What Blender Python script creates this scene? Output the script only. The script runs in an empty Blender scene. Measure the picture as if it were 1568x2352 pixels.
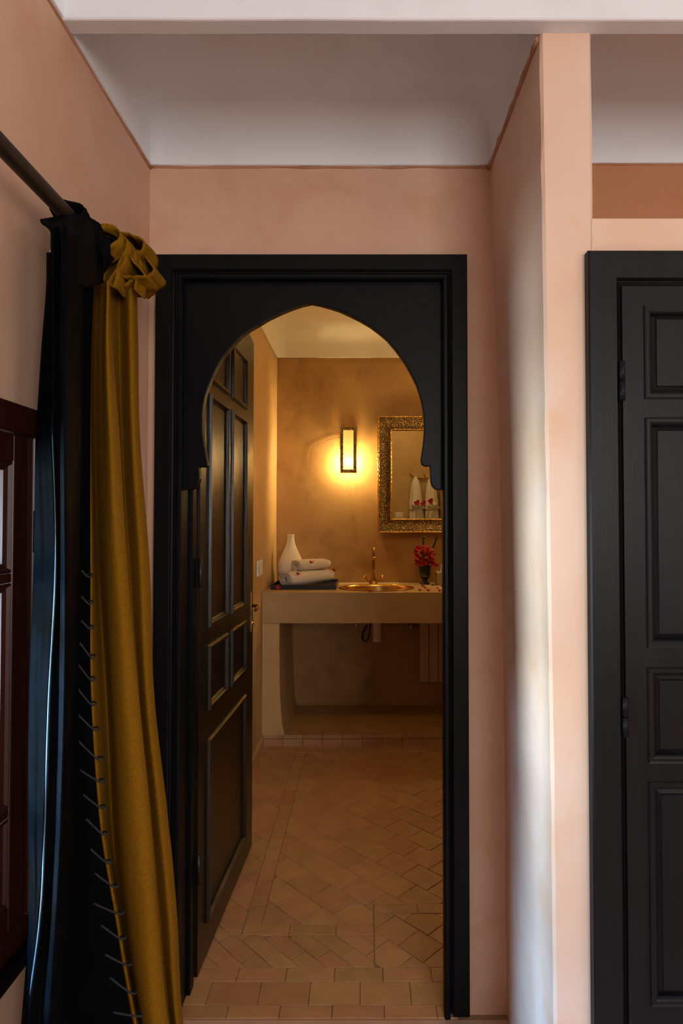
import bpy, bmesh, math, random
from math import sin, cos, pi, radians, tan
from mathutils import Vector, Matrix, noise
random.seed(7)
C = bpy.context.scene.collection
# ------------------------------------------------------------------ camera
F = 1400.0; CX = 838.0; PITCH = radians(1.3); CY = 1200 - F*tan(PITCH); EYE = 1.40
cam_d = bpy.data.cameras.new('camera'); cam = bpy.data.objects.new('camera', cam_d); C.objects.link(cam)
cam.location = (0, 0, EYE); cam.rotation_euler = (pi/2 + PITCH, 0, 0)
cam_d.sensor_width = 36; cam_d.lens = F/2352*36
cam_d.shift_x = (784-CX)/2352; cam_d.shift_y = (CY-1176)/2352
cam_d.clip_start = .01
bpy.context.scene.camera = cam
# ------------------------------------------------------------------ world, lights, exposure
sc = bpy.context.scene
sc.view_settings.view_transform = 'Standard'; sc.view_settings.look = 'None'
sc.view_settings.gamma = 1; sc.view_settings.use_curve_mapping = False
sc.view_settings.exposure = 1.5
w = bpy.data.worlds.new('sky'); sc.world = w; w.use_nodes = True
bg = w.node_tree.nodes['Background']; bg.inputs[0].default_value = (.72, .86, 1, 1); bg.inputs[1].default_value = .42
def area(name, loc, target, sx, sy, power, col, spread=180):
    d = bpy.data.lights.new(name, 'AREA'); d.shape = 'RECTANGLE'; d.size = sx; d.size_y = sy
    d.energy = power; d.color = col; d.spread = radians(spread)
    o = bpy.data.objects.new(name, d); C.objects.link(o); o.location = loc
    o.rotation_euler = (Vector(target)-Vector(loc)).to_track_quat('-Z', 'Y').to_euler(); return o
def point(name, loc, power, col, r=.02):
    d = bpy.data.lights.new(name, 'POINT'); d.energy = power; d.color = col; d.shadow_soft_size = r
    o = bpy.data.objects.new(name, d); C.objects.link(o); o.location = loc; return o
# added area lights behind the camera, standing in for unseen windows
area('rear_fill_light', (1.1, -2.2, 1.75), (.3, 1.6, 1.7), 1.3, 1.3, 20, (1, .965, .94))
area('rear_side_light', (2.4, -.9, 1.6), (.3, 1.6, 1.6), .9, 1.2, 4, (1, .9, .8))
# courtyard and sky outside the side window
area('courtyard_light', (-2.3, .02, 1.0), (.35, 1.45, 1.3), .45, 1.3, 115, (.74, .90, 1))
area('sky_light', (-2.1, .0, 2.3), (.35, 1.45, .4), .5, .6, 230, (.33, .6, 1))
WARM = (1, .72, .32)

# ------------------------------------------------------------------ helpers
def P(px, py, Y):
    dx = (px-CX)/F; dy = (CY-py)/F
    yc = cos(PITCH)-sin(PITCH)*dy; zc = sin(PITCH)+cos(PITCH)*dy
    t = Y/yc
    return Vector((dx*t, Y, EYE+zc*t))
def ZP(py, Y): return P(CX, py, Y).z
def XP(px, Y, py=1200): return P(px, py, Y).x
def PZ(px, py, z):          # the point of a horizontal plane under a pixel
    a = P(px, py, 1.0); d = a-Vector((0, 0, EYE)); t = (z-EYE)/d.z
    return Vector((0, 0, EYE))+d*t

class MB:
    def __init__(s): s.v = []; s.f = []; s.sm = []
    def add(s, vs, fs, smooth=False):
        n = len(s.v); s.v += [tuple(v) for v in vs]
        for f in fs: s.f.append(tuple(i+n for i in f)); s.sm.append(smooth)
        return s
    def box(s, x0, x1, y0, y1, z0, z1, bv=0):
        if bv:
            bm = bmesh.new(); bmesh.ops.create_cube(bm, size=1)
            for v in bm.verts:
                v.co = ((x0+x1)/2+v.co.x*(x1-x0), (y0+y1)/2+v.co.y*(y1-y0), (z0+z1)/2+v.co.z*(z1-z0))
            bmesh.ops.bevel(bm, geom=bm.edges[:], offset=bv, segments=2, affect='EDGES', profile=.5)
            bm.verts.index_update()
            s.add([v.co.copy() for v in bm.verts], [[v.index for v in f.verts] for f in bm.faces]); bm.free(); return s
        v = [(x, y, z) for x in (x0, x1) for y in (y0, y1) for z in (z0, z1)]
        return s.add(v, [(0, 1, 3, 2), (4, 6, 7, 5), (0, 4, 5, 1), (2, 3, 7, 6), (0, 2, 6, 4), (1, 5, 7, 3)])
    def grid(s, rows, closed_u=False, smooth=True, caps=False):
        n = len(rows[0]); vs = [p for r in rows for p in r]; fs = []
        for i in range(len(rows)-1):
            for j in range(n if closed_u else n-1):
                k = (j+1) % n
                fs.append((i*n+j, i*n+k, (i+1)*n+k, (i+1)*n+j))
        s.add(vs, fs, smooth)
        if caps:
            b = len(s.v)-len(vs)
            s.f.append(tuple(b+j for j in reversed(range(n)))); s.sm.append(False)
            s.f.append(tuple(b+(len(rows)-1)*n+j for j in range(n))); s.sm.append(False)
        return s
    def lathe(s, prof, c=(0, 0, 0), n=32, sx=1, sy=1):
        rows = [[(c[0]+r*sx*cos(2*pi*j/n), c[1]+r*sy*sin(2*pi*j/n), c[2]+z) for j in range(n)] for r, z in prof]
        return s.grid(rows, True)
    def tube(s, path, r, n=10, caps=True, flat=1.0):
        pts = [Vector(p) for p in path]; rows = []; up = None
        for i, p in enumerate(pts):
            t = (pts[min(i+1, len(pts)-1)]-pts[max(i-1, 0)]).normalized()
            if up is None:
                up = Vector((0, 0, 1)) if abs(t.z) < .9 else Vector((1, 0, 0))
            a = t.cross(up).normalized(); up = a.cross(t).normalized()
            rr = r(i/(len(pts)-1)) if callable(r) else r
            rows.append([p+a*rr*cos(2*pi*j/n)+up*rr*flat*sin(2*pi*j/n) for j in range(n)])
        return s.grid(rows, True, True, caps)
    def prism(s, poly, axis, a, b):
        """polygon in the plane across `axis`, extruded from a to b"""
        n = len(poly)
        def mk(p, t): return {'y': (p[0], t, p[1]), 'x': (t, p[0], p[1]), 'z': (p[0], p[1], t)}[axis]
        vs = [mk(p, a) for p in poly]+[mk(p, b) for p in poly]
        fs = [tuple(range(n)), tuple(reversed(range(n, 2*n)))]+[(i, i+n, (i+1) % n+n, (i+1) % n) for i in range(n)]
        return s.add(vs, fs)
    def build(s, name, mat, parent=None, recalc=True, bevel=0, solid=0, sub=0, offset=0):
        me = bpy.data.meshes.new(name); me.from_pydata(s.v, [], s.f); me.polygons.foreach_set('use_smooth', s.sm)
        if recalc:
            bm = bmesh.new(); bm.from_mesh(me); bmesh.ops.recalc_face_normals(bm, faces=bm.faces); bm.to_mesh(me); bm.free()
        me.materials.append(mat); o = bpy.data.objects.new(name, me); C.objects.link(o)
        if parent: o.parent = parent; o.matrix_parent_inverse = Matrix.Translation(-parent.location)
        if solid: m = o.modifiers.new('s', 'SOLIDIFY'); m.thickness = solid; m.offset = offset
        if bevel: m = o.modifiers.new('b', 'BEVEL'); m.width = bevel; m.segments = 2; m.limit_method = 'ANGLE'
        if sub: m = o.modifiers.new('u', 'SUBSURF'); m.levels = sub; m.render_levels = sub
        return o
def tag(o, label=None, cat=None, group=None, kind=None):
    if label: o['label'] = label
    if cat: o['category'] = cat
    if group: o['group'] = group
    if kind: o['kind'] = kind
    return o
def empty(name, loc, label, cat=None, group=None, kind=None):
    o = bpy.data.objects.new(name, None); C.objects.link(o); o.location = loc; o.empty_display_size = .05
    bpy.context.view_layer.update()
    return tag(o, label, cat, group, kind)
def catmull(pts, n):
    out = []; m = len(pts)
    for k in range(n):
        t = k/(n-1)*(m-1); i = min(int(t), m-2); u = t-i
        p0 = pts[max(i-1, 0)]; p1 = pts[i]; p2 = pts[i+1]; p3 = pts[min(i+2, m-1)]
        out.append(tuple(.5*((2*b)+(-a+c)*u+(2*a-5*b+4*c-d)*u*u+(-a+3*b-3*c+d)*u**3) for a, b, c, d in zip(p0, p1, p2, p3)))
    return out

# ------------------------------------------------------------------ materials
def nmat(name):
    m = bpy.data.materials.new(name); m.use_nodes = True; nt = m.node_tree
    return m, nt, nt.nodes['Principled BSDF']
def mat(name, col, col2=None, rough=.5, metal=0, nscale=8, bump=0, bscale=60, stretch=(1, 1, 1), detail=6, sheen=0, coat=0, spec=.5, rand=0, contrast=(.35, .65)):
    m, nt, b = nmat(name); N = nt.nodes.new; L = nt.links.new
    b.inputs['Base Color'].default_value = (*col, 1); b.inputs['Roughness'].default_value = rough
    b.inputs['Metallic'].default_value = metal; b.inputs['Specular IOR Level'].default_value = spec
    b.inputs['Sheen Weight'].default_value = sheen; b.inputs['Coat Weight'].default_value = coat; b.inputs['Coat Roughness'].default_value = .15
    tc = N('ShaderNodeTexCoord'); mp = N('ShaderNodeMapping'); L(tc.outputs['Object'], mp.inputs[0]); mp.inputs['Scale'].default_value = stretch
    out = None
    if col2:
        n = N('ShaderNodeTexNoise'); n.inputs['Scale'].default_value = nscale; n.inputs['Detail'].default_value = detail; L(mp.outputs[0], n.inputs[0])
        r = N('ShaderNodeMapRange'); r.inputs[1].default_value = contrast[0]; r.inputs[2].default_value = contrast[1]; L(n.outputs[0], r.inputs[0])
        x = N('ShaderNodeMix'); x.data_type = 'RGBA'; L(r.outputs[0], x.inputs[0]); x.inputs[6].default_value = (*col, 1); x.inputs[7].default_value = (*col2, 1)
        out = x.outputs[2]
    if rand and out:
        oi = N('ShaderNodeObjectInfo'); hs = N('ShaderNodeHueSaturation'); r2 = N('ShaderNodeMapRange')
        L(oi.outputs['Random'], r2.inputs[0]); r2.inputs[3].default_value = 1-rand; r2.inputs[4].default_value = 1+rand
        L(r2.outputs[0], hs.inputs['Value']); L(out, hs.inputs['Color'])
        r3 = N('ShaderNodeMapRange'); mu = N('ShaderNodeMath'); mu.operation = 'FRACT'; m2 = N('ShaderNodeMath'); m2.operation = 'MULTIPLY'; m2.inputs[1].default_value = 17.3
        L(oi.outputs['Random'], m2.inputs[0]); L(m2.outputs[0], mu.inputs[0]); L(mu.outputs[0], r3.inputs[0]); r3.inputs[3].default_value = .49; r3.inputs[4].default_value = .508
        L(r3.outputs[0], hs.inputs['Hue']); out = hs.outputs[0]
    if out: L(out, b.inputs['Base Color'])
    if bump:
        n2 = N('ShaderNodeTexNoise'); n2.inputs['Scale'].default_value = bscale; n2.inputs['Detail'].default_value = 5; L(mp.outputs[0], n2.inputs[0])
        bp = N('ShaderNodeBump'); bp.inputs['Strength'].default_value = bump; bp.inputs['Distance'].default_value = .01
        L(n2.outputs[0], bp.inputs['Height']); L(bp.outputs[0], b.inputs['Normal'])
    return m
def plaster(name, a, bcol, stain, rough=.6, big=1.7, bump=.12):
    """hand-rubbed lime plaster: broad clouds, finer mottling and a few tinted stains"""
    m, nt, b = nmat(name); N = nt.nodes.new; L = nt.links.new
    tc = N('ShaderNodeTexCoord')
    def ns(scale, det, dist=0):
        n = N('ShaderNodeTexNoise'); n.inputs['Scale'].default_value = scale; n.inputs['Detail'].default_value = det; n.inputs['Distortion'].default_value = dist
        L(tc.outputs['Object'], n.inputs[0]); return n
    def mr(o, lo, hi, t0=0, t1=1):
        r = N('ShaderNodeMapRange'); L(o, r.inputs[0]); r.inputs[1].default_value = lo; r.inputs[2].default_value = hi; r.inputs[3].default_value = t0; r.inputs[4].default_value = t1; return r.outputs[0]
    def mix(f, x, y):
        k = N('ShaderNodeMix'); k.data_type = 'RGBA'; L(f, k.inputs[0])
        for i, q in ((6, x), (7, y)):
            if isinstance(q, tuple): k.inputs[i].default_value = (*q, 1)
            else: L(q, k.inputs[i])
        return k.outputs[2]
    c = mix(mr(ns(big, 7, .6).outputs[0], .35, .65), a, bcol)
    c = mix(mr(ns(7, 8, .4).outputs[0], .52, .75, 0, .55), c, stain)
    c = mix(mr(ns(38, 4).outputs[0], .4, .8, 0, .18), c, bcol)
    L(c, b.inputs['Base Color']); b.inputs['Roughness'].default_value = rough; b.inputs['Specular IOR Level'].default_value = .35
    bp = N('ShaderNodeBump'); bp.inputs['Strength'].default_value = bump; bp.inputs['Distance'].default_value = .02
    L(ns(9, 8, .3).outputs[0], bp.inputs['Height']); L(bp.outputs[0], b.inputs['Normal'])
    return m
M = {}
M['pink'] = plaster('pink_plaster', (.585, .355, .240), (.645, .415, .300), (.55, .29, .155))
M['peach'] = plaster('peach_plaster', (.67, .455, .325), (.70, .51, .405), (.65, .38, .21), big=3)
M['niche'] = plaster('niche_plaster', (.46, .19, .085), (.5, .23, .12), (.42, .16, .06))
M['white'] = plaster('white_plaster', (.74, .76, .80), (.78, .79, .82), (.68, .68, .71), rough=.8)
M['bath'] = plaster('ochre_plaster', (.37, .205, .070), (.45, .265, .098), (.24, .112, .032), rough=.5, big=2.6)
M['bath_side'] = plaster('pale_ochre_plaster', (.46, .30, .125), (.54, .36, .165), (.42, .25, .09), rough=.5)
M['bath_white'] = plaster('cream_plaster', (.76, .72, .62), (.8, .76, .68), (.7, .64, .52), rough=.8)
M['counter'] = plaster('counter_plaster', (.40, .26, .12), (.46, .31, .15), (.34, .21, .09), rough=.4, big=5, bump=.05)
M['grout'] = mat('grout', (.26, .145, .075), (.32, .185, .095), .9, nscale=40)
M['tile'] = mat('terracotta_tile', (.37, .195, .088), (.43, .235, .112), .5, nscale=14, bump=.15, bscale=22, rand=.09)
M['roomfloor'] = mat('room_floor_tile', (.42, .26, .18), (.5, .32, .23), .5, nscale=5, bump=.15, bscale=14)
M['black'] = mat('black_paint', (.0022, .0027, .0036), (.0034, .0038, .0046), .42, nscale=5, bump=.045, bscale=45, stretch=(6, 6, .6), spec=.12)
M['dark_wood'] = mat('dark_wood', (.006, .004, .002), (.013, .009, .005), .3, nscale=9, bump=.16, bscale=28, stretch=(8, 8, .35), spec=.4)
M['wardrobe'] = mat('wardrobe_paint', (.0058, .0056, .0066), (.0082, .0076, .0086), .42, nscale=5, bump=.05, bscale=40, stretch=(7, 7, .5), spec=.16)
M['mahogany'] = mat('mahogany', (.022, .0045, .003), (.034, .0075, .0045), .36, nscale=12, bump=.02, bscale=40, stretch=(6, 6, .5), coat=.1)
M['rod'] = mat('rod_metal', (.018, .0105, .006), (.035, .02, .011), .5, metal=.2, nscale=30, stretch=(1, .2, 1), bump=.1)
M['iron'] = mat('dark_iron', (.03, .03, .034), (.05, .048, .05), .4, metal=.8, nscale=30)
M['mustard'] = mat('mustard_velvet', (.17, .077, .003), (.215, .10, .004), .9, nscale=220, bump=.12, bscale=500, sheen=.0, spec=.1)
M['black_cloth'] = mat('black_cloth', (.0012, .0013, .0017), (.002, .002, .0026), .7, nscale=60, bump=.12, bscale=260, spec=.05)
M['lining'] = mat('slate_lining', (.0005, .0009, .0014), (.0009, .0014, .002), .75, nscale=30, bump=.1, bscale=120, spec=.012)
M['satin'] = mat('black_satin', (.0016, .0021, .0030), (.0026, .0032, .0044), .6, nscale=20, bump=.15, bscale=60, spec=.015)
M['cord'] = mat('cord', (.006, .006, .007), (.014, .014, .016), .8, nscale=300)
M['painted_seam_light'] = mat('pale_seam_light', (.06, .10, .13), (.08, .13, .17), .6, nscale=80)
M['scrap'] = mat('white_cloth', (.7, .66, .64), (.6, .56, .56), .8, nscale=40)
M['brass'] = mat('brass', (.80, .50, .16), (.62, .36, .10), .22, metal=1, nscale=14, bump=.04)
M['old_brass'] = mat('aged_brass', (.42, .24, .07), (.22, .12, .04), .33, metal=1, nscale=20, bump=.1)
M['chrome'] = mat('chrome', (.85, .86, .9), None, .08, metal=1)
M['ceramic'] = mat('unglazed_ceramic', (.78, .70, .58), (.72, .64, .5), .8, nscale=30, bump=.1, bscale=120)
M['towel'] = mat('white_towel', (.80, .70, .60), (.72, .62, .52), .95, nscale=90, bump=.6, bscale=330, sheen=.3)
M['robe'] = mat('white_robe', (.82, .76, .66), (.76, .69, .58), .95, nscale=60, bump=.5, bscale=200, sheen=.3)
M['petal'] = mat('crimson_petal', (.30, .002, .006), (.48, .005, .012), .6, nscale=90)
M['leaf'] = mat('green_leaf', (.018, .028, .010), (.035, .05, .02), .6, nscale=60)
M['urn'] = mat('dark_urn', (.007, .006, .005), (.014, .012, .009), .45, nscale=20, spec=.3)
M['tray'] = mat('black_lacquer', (.006, .006, .007), None, .3)
M['plastic'] = mat('white_plastic', (.72, .68, .6), None, .35)
M['pvc'] = mat('white_pipe', (.75, .62, .55), (.8, .66, .58), .5, nscale=30)
M['hose'] = mat('dark_hose', (.03, .022, .016), None, .5)
M['radiator'] = mat('radiator_enamel', (.50, .34, .2), (.54, .37, .22), .45, nscale=10)
M['box'] = mat('card_box', (.30, .26, .16), (.36, .31, .2), .7, nscale=30)
M['dark'] = mat('dark_gap', (.02, .01, .006), None, .9)
def pierced():
    m, nt, b = nmat('pierced_brass'); N = nt.nodes.new; L = nt.links.new
    tc = N('ShaderNodeTexCoord'); v = N('ShaderNodeTexVoronoi'); v.feature = 'DISTANCE_TO_EDGE'; v.inputs['Scale'].default_value = 88; v.inputs['Randomness'].default_value = .8
    L(tc.outputs['Object'], v.inputs[0]); r = N('ShaderNodeMapRange'); r.inputs[1].default_value = .06; r.inputs[2].default_value = .14; r.inputs[3].default_value = 1; r.inputs[4].default_value = 0
    L(v.outputs[0], r.inputs[0])
    x = N('ShaderNodeMix'); x.data_type = 'RGBA'; L(r.outputs[0], x.inputs[0]); x.inputs[6].default_value = (.012, .006, .003, 1); x.inputs[7].default_value = (.46, .31, .11, 1)
    L(x.outputs[2], b.inputs['Base Color']); b.inputs['Metallic'].default_value = .45; b.inputs['Roughness'].default_value = .38
    bp = N('ShaderNodeBump'); bp.inputs['Strength'].default_value = .6; bp.inputs['Distance'].default_value = .004; L(r.outputs[0], bp.inputs['Height']); L(bp.outputs[0], b.inputs['Normal'])
    return m
M['pierced'] = pierced()
def opal():
    m, nt, b = nmat('opal_glass'); N = nt.nodes.new; L = nt.links.new
    t = N('ShaderNodeBsdfTranslucent'); t.inputs[0].default_value = (1, .93, .75, 1)
    mx = N('ShaderNodeMixShader'); mx.inputs[0].default_value = .85; b.inputs['Base Color'].default_value = (.9, .85, .7, 1); b.inputs['Roughness'].default_value = .2
    L(b.outputs[0], mx.inputs[1]); L(t.outputs[0], mx.inputs[2]); L(mx.outputs[0], nt.nodes['Material Output'].inputs[0]); return m
M['opal'] = opal()
def glow():
    m, nt, b = nmat('lamp_bulb'); b.inputs['Emission Color'].default_value = (1, .75, .35, 1); b.inputs['Emission Strength'].default_value = 14; return m
M['bulb'] = glow()
def pane_m():
    m, nt, b = nmat('window_glass'); N = nt.nodes.new; L = nt.links.new
    t = N('ShaderNodeBsdfTransparent'); t.inputs[0].default_value = (.93, .96, .96, 1); g = N('ShaderNodeBsdfGlossy'); g.inputs['Roughness'].default_value = .02
    mx = N('ShaderNodeMixShader'); mx.inputs[0].default_value = .05; L(t.outputs[0], mx.inputs[1]); L(g.outputs[0], mx.inputs[2]); L(mx.outputs[0], nt.nodes['Material Output'].inputs[0]); return m
M['glass'] = pane_m()
M['mirror'] = mat('mirror_glass', (.86, .86, .84), None, .015, metal=1)

# ------------------------------------------------------------------ setting
XL = -.632          # left wall of the room
YW = 1.77           # wall that holds the arched doorway
YP = 1.28           # end face of the partition and the wardrobe wall
ZT = 2.449           # where the coloured plaster stops and the white cove starts
BX0, BX1, BY0, BY1 = -.65, .85, 1.90, 4.487
def struct(o, label): return tag(o, label, kind='structure')

def tray(name, x0, x1, y0, y1, z0, rise, r, m, lip=.006, parent=None):
    prof = [(-.004, z0+.001), (lip, z0+.001), (lip, z0+.004), (lip, z0+rise-r)]
    for k in range(1, 9):
        a = k/8*pi/2; prof.append((lip+r*(1-cos(a)), z0+rise-r+r*sin(a)))
    rows = []
    nx, ny = 24, 24
    for ins, z in prof:
        a, b, c, d = x0+ins, x1-ins, y0+ins, y1-ins
        loop = [(a+(b-a)*i/nx, c) for i in range(nx)]+[(b, c+(d-c)*i/ny) for i in range(ny)]+[(b-(b-a)*i/nx, d) for i in range(nx)]+[(a, d-(d-c)*i/ny) for i in range(ny)]
        rows.append([(x, y, z+(.0015*noise.noise(Vector((x*6, y*6, 1.3))) if z <= z0+.002 else 0)) for x, y in loop])
    s = MB(); s.grid(rows, True, True); n = len(s.v)
    top = [(p[0], p[1], p[2]+.0) for p in rows[-1]]; c = len(top)
    s.add(top, [tuple(range(c))])
    up = [(p[0], p[1], z0+rise+.05) for p in (rows[0][0], rows[0][nx], rows[0][nx+ny], rows[0][2*nx+ny])]
    s.add(up, [(0, 1, 2, 3)])
    o = s.build(name, m, parent, recalc=False); return o

# room ceiling, alcove ceiling, niche ceiling
struct(tray('ceiling', XL, 2.6, -2.4, YP-.018, ZT, .55, .12, M['white']), 'white plaster ceiling of the room in front of the beam')
struct(tray('ceiling', XL, .372, YP-.01, YW, ZT, .175, .10, M['white']), 'white coved plaster ceiling above the arched doorway')
struct(tray('ceiling', (.485), 1.6, YP-.01, YW-.01, ZT, .175, .10, M['white']), 'white coved ceiling of the niche above the wardrobe')
struct(tray('ceiling', BX0, BX1, BY0, BY1, ZP(822, BY1), .24, .14, M['bath_white']), 'cream coved ceiling inside the bathroom')
# beam with slightly uneven lower edge
rows = []
for k in range(61):
    x = XL-.02+k/60*(2.64-XL); q = .006*noise.noise(Vector((x*3, 0, 2)))
    zz = ZT-.003+q*.5
    rows.append([(x, YP-.036, 3.02), (x, YP-.036, zz+.004), (x, YP-.034, zz+.001), (x, YP-.031, zz), (x, YP+.002, zz), (x, YP+.004, zz+.002), (x, YP+.004, 3.02)])
struct(MB().grid(rows, False, False).build('ceiling_beam', M['white']), 'white plaster beam crossing the top of the picture')

# floor of the room
struct(MB().box(XL-.05, 2.65, -2.45, YW-.018, -.12, -.004).build('floor', M['roomfloor']), 'worn pinkish floor of the room at the bottom edge')
fl2 = struct(MB().box(BX0-.05, BX1+.05, YW-.018, BY1+.05, -.12, -.0035).build('floor', M['grout']), 'diagonal terracotta tile floor of the bathroom')
# left wall with window opening
WY0, WY1, WZ0, WZ1 = .28, 1.155, .66, 1.575
s = MB(); T = .32
s.box(XL-T, XL, -2.4, WY0, -.1, ZT); s.box(XL-T, XL, WY1, YW+.14, -.1, ZT)
s.box(XL-T, XL, WY0, WY1, -.1, WZ0); s.box(XL-T, XL, WY0, WY1, WZ1, ZT); s.box(XL-T, XL-.05, -2.4, YW+.14, ZT, 3.05)
struct(s.build('wall_left', M['pink']), 'pink plaster wall with the window on the left')
# wall with the doorway
DX0, DX1, DZ = -.545, .262, 2.135
s = MB(); s.box(XL-.05, DX0, YW, BY0, -.1, 3.05); s.box(DX1, 1.6, YW, BY0, -.1, 3.05); s.box(DX0, DX1, YW, BY0, DZ, 3.05)
struct(s.build('wall_back', M['pink']), 'pink plaster wall around the arched black doorway')
# niche back wall, deeper colour
struct(MB().box(.48, 1.6, YW-.012, YW-.001, 1.9, ZT+.004).build('wall_niche', M['niche']), 'terracotta back wall of the niche above the wardrobe')
# partition, leaning slightly like the old plaster does
v = []
for (z, xf, xb, xr) in ((-.1, .392, .405, .50), (.8, .388, .402, .492), (1.6, .381, .392, .4845), (ZT+.06, .3735, .366, .4845)):
    v.append([(xf, YP+.006, z), (xf+.006, YP+.0, z), (xr-.006, YP, z), (xr, YP+.006, z), (xr, YW+.005, z), (xb, YW+.005, z)])
rows = []
for k in range(40):
    t = k/39*3; i = min(int(t), 2); u = t-i
    rows.append([tuple(a+(b-a)*u+(.0022*noise.noise(Vector((k*.9, j*3.1, 0))) if q == 0 and j < 4 else 0) for q, (a, b) in enumerate(zip(v[i][j], v[i+1][j]))) for j in range(6)])
struct(MB().grid(rows, True, False, True).build('wall_partition', M['peach']), 'peach plaster partition wall standing between doorway and wardrobe')
FX0 = XP(1355, YP-.02); FZ = ZP(575, YP-.02); LZ = ZP(500, YP)
s = MB(); s.box(.48, 1.62, YP, YP+.06, FZ-.03, LZ, .004)
s.box(.49, 1.6, YP+.03, YW-.005, LZ-.06, LZ-.001)
s.box(1.50, 2.6, YP, YP+.06, -.1, ZT+.05); s.box(.48, 1.55, YP, YP+.06, -.1, .20); s.box(1.55, 1.6, YP, YW, 1.9, ZT+.05)
struct(s.build('wall_wardrobe', M['peach']), 'peach plaster wall with lintel over the black wardrobe doors')
struct(MB().box(2.6, 2.7, -2.5, YP+.1, -.1, 3.05).build('wall_right', M['peach']), 'peach plaster wall on the right outside the picture')
struct(MB().box(XL-.3, 2.7, -2.6, -2.4, -.1, 3.05).build('wall_rear', M['peach']), 'peach plaster wall behind the photographer')
# bathroom walls
zt = ZP(822, BY1)
def wavy_wall(name, a, b, z0, z1, nrm, amp, m, label):
    a = Vector(a); b = Vector(b); n = Vector(nrm); nu, nv = 60, 40; rows = []
    for i in range(nv+1):
        z = z0+(z1-z0)*i/nv
        rows.append([(a+(b-a)*(j/nu))+n*amp*noise.noise(Vector(((a+(b-a)*(j/nu)).x*1.7, (a+(b-a)*(j/nu)).y*1.7, z*1.7)))+Vector((0, 0, z)) for j in range(nu+1)])
    return struct(MB().grid(rows).build(name, m, solid=.12, offset=1, recalc=False), label)
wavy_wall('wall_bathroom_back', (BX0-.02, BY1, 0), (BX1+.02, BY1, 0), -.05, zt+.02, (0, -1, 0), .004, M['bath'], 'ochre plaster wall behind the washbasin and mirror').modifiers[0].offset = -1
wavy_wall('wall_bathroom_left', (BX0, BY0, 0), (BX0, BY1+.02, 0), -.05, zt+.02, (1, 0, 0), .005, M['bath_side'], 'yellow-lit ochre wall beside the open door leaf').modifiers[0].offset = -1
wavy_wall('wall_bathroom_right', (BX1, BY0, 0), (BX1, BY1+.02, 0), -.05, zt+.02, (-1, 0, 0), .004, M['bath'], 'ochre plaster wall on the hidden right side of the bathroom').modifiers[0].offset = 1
s = MB(); s.box(DX1+.02, BX1, BY0, BY0+.012, -.05, zt+.01); s.box(BX0, DX0-.02, BY0, BY0+.012, -.05, zt+.01); s.box(DX0-.02, DX1+.02, BY0, BY0+.012, DZ+.02, zt+.01)
struct(s.build('wall_bathroom_front', M['bath_side']), 'ochre wall with hanging robes, seen in the mirror')
# crack in the plaster as a hairline groove edge
s = MB()
cr = catmull([(782, 1003), (770, 1007), (757, 1009), (744, 1016), (730, 1021), (716, 1031), (714, 1046), (710, 1055), (713, 1066), (709, 1084), (707, 1096)], 50)
pts = [P(x+random.uniform(-.7, .7), y+random.uniform(-.7, .7), BY1-.006) for x, y in cr]
s.tube(pts, lambda t: .0013*(1-t*.6), 5)
cko = s.build('plaster_crack', M['dark']); ckp = bpy.data.objects['wall_bathroom_back']; cko.parent = ckp

# darker hand-cut plaster edge where the coloured walls meet the white coves
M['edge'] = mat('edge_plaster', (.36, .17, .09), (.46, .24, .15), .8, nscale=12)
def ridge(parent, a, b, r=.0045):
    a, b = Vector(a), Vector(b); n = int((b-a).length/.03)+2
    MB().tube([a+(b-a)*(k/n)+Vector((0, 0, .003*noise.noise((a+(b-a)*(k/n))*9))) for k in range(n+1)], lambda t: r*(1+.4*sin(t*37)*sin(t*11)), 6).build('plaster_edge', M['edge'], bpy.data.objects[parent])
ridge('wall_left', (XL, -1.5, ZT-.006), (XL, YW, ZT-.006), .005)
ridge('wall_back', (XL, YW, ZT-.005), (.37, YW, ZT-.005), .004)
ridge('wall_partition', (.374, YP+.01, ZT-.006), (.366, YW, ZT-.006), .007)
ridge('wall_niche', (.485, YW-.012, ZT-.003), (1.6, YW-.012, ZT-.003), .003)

# ------------------------------------------------------------------ bathroom floor tiles
def clip(poly, x0, x1, y0, y1):
    def cut(pl, f):
        out = []
        for i in range(len(pl)):
            a, b = pl[i], pl[(i+1) % len(pl)]; fa, fb = f(a), f(b)
            if fa >= 0: out.append(a)
            if (fa > 0 > fb) or (fa < 0 < fb):
                t = fa/(fa-fb); out.append((a[0]+(b[0]-a[0])*t, a[1]+(b[1]-a[1])*t))
        return out
    for f in (lambda p: p[0]-x0, lambda p: x1-p[0], lambda p: p[1]-y0, lambda p: y1-p[1]):
        poly = cut(poly, f)
        if len(poly) < 3: return []
    return poly
def parea(p): return abs(sum(p[i][0]*p[(i+1) % len(p)][1]-p[(i+1) % len(p)][0]*p[i][1] for i in range(len(p))))/2
def tile(poly):
    cx = sum(p[0] for p in poly)/len(poly); cy = sum(p[1] for p in poly)/len(poly)
    h = random.uniform(0, .0012); tx, ty = random.uniform(-.012, .012), random.uniform(-.012, .012)
    lo = [(x, y, -.006) for x, y in poly]
    mid = [(x, y, h-.0012+(x-cx)*tx+(y-cy)*ty) for x, y in poly]
    k = .0016
    def ins(x, y):
        d = math.hypot(x-cx, y-cy) or 1; return (x-(x-cx)/d*k, y-(y-cy)/d*k)
    hi = [(*ins(x, y), h+(x-cx)*tx+(y-cy)*ty) for x, y in poly]
    n = len(poly); fs = []
    for r in (0, n):
        fs += [(r+i, r+(i+1) % n, r+n+(i+1) % n, r+n+i) for i in range(n)]
    fs.append(tuple(range(2*n, 3*n)))
    MB().add(lo+mid+hi, fs).build('floor_tile', M['tile'], fl2)
G = .0018
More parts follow.
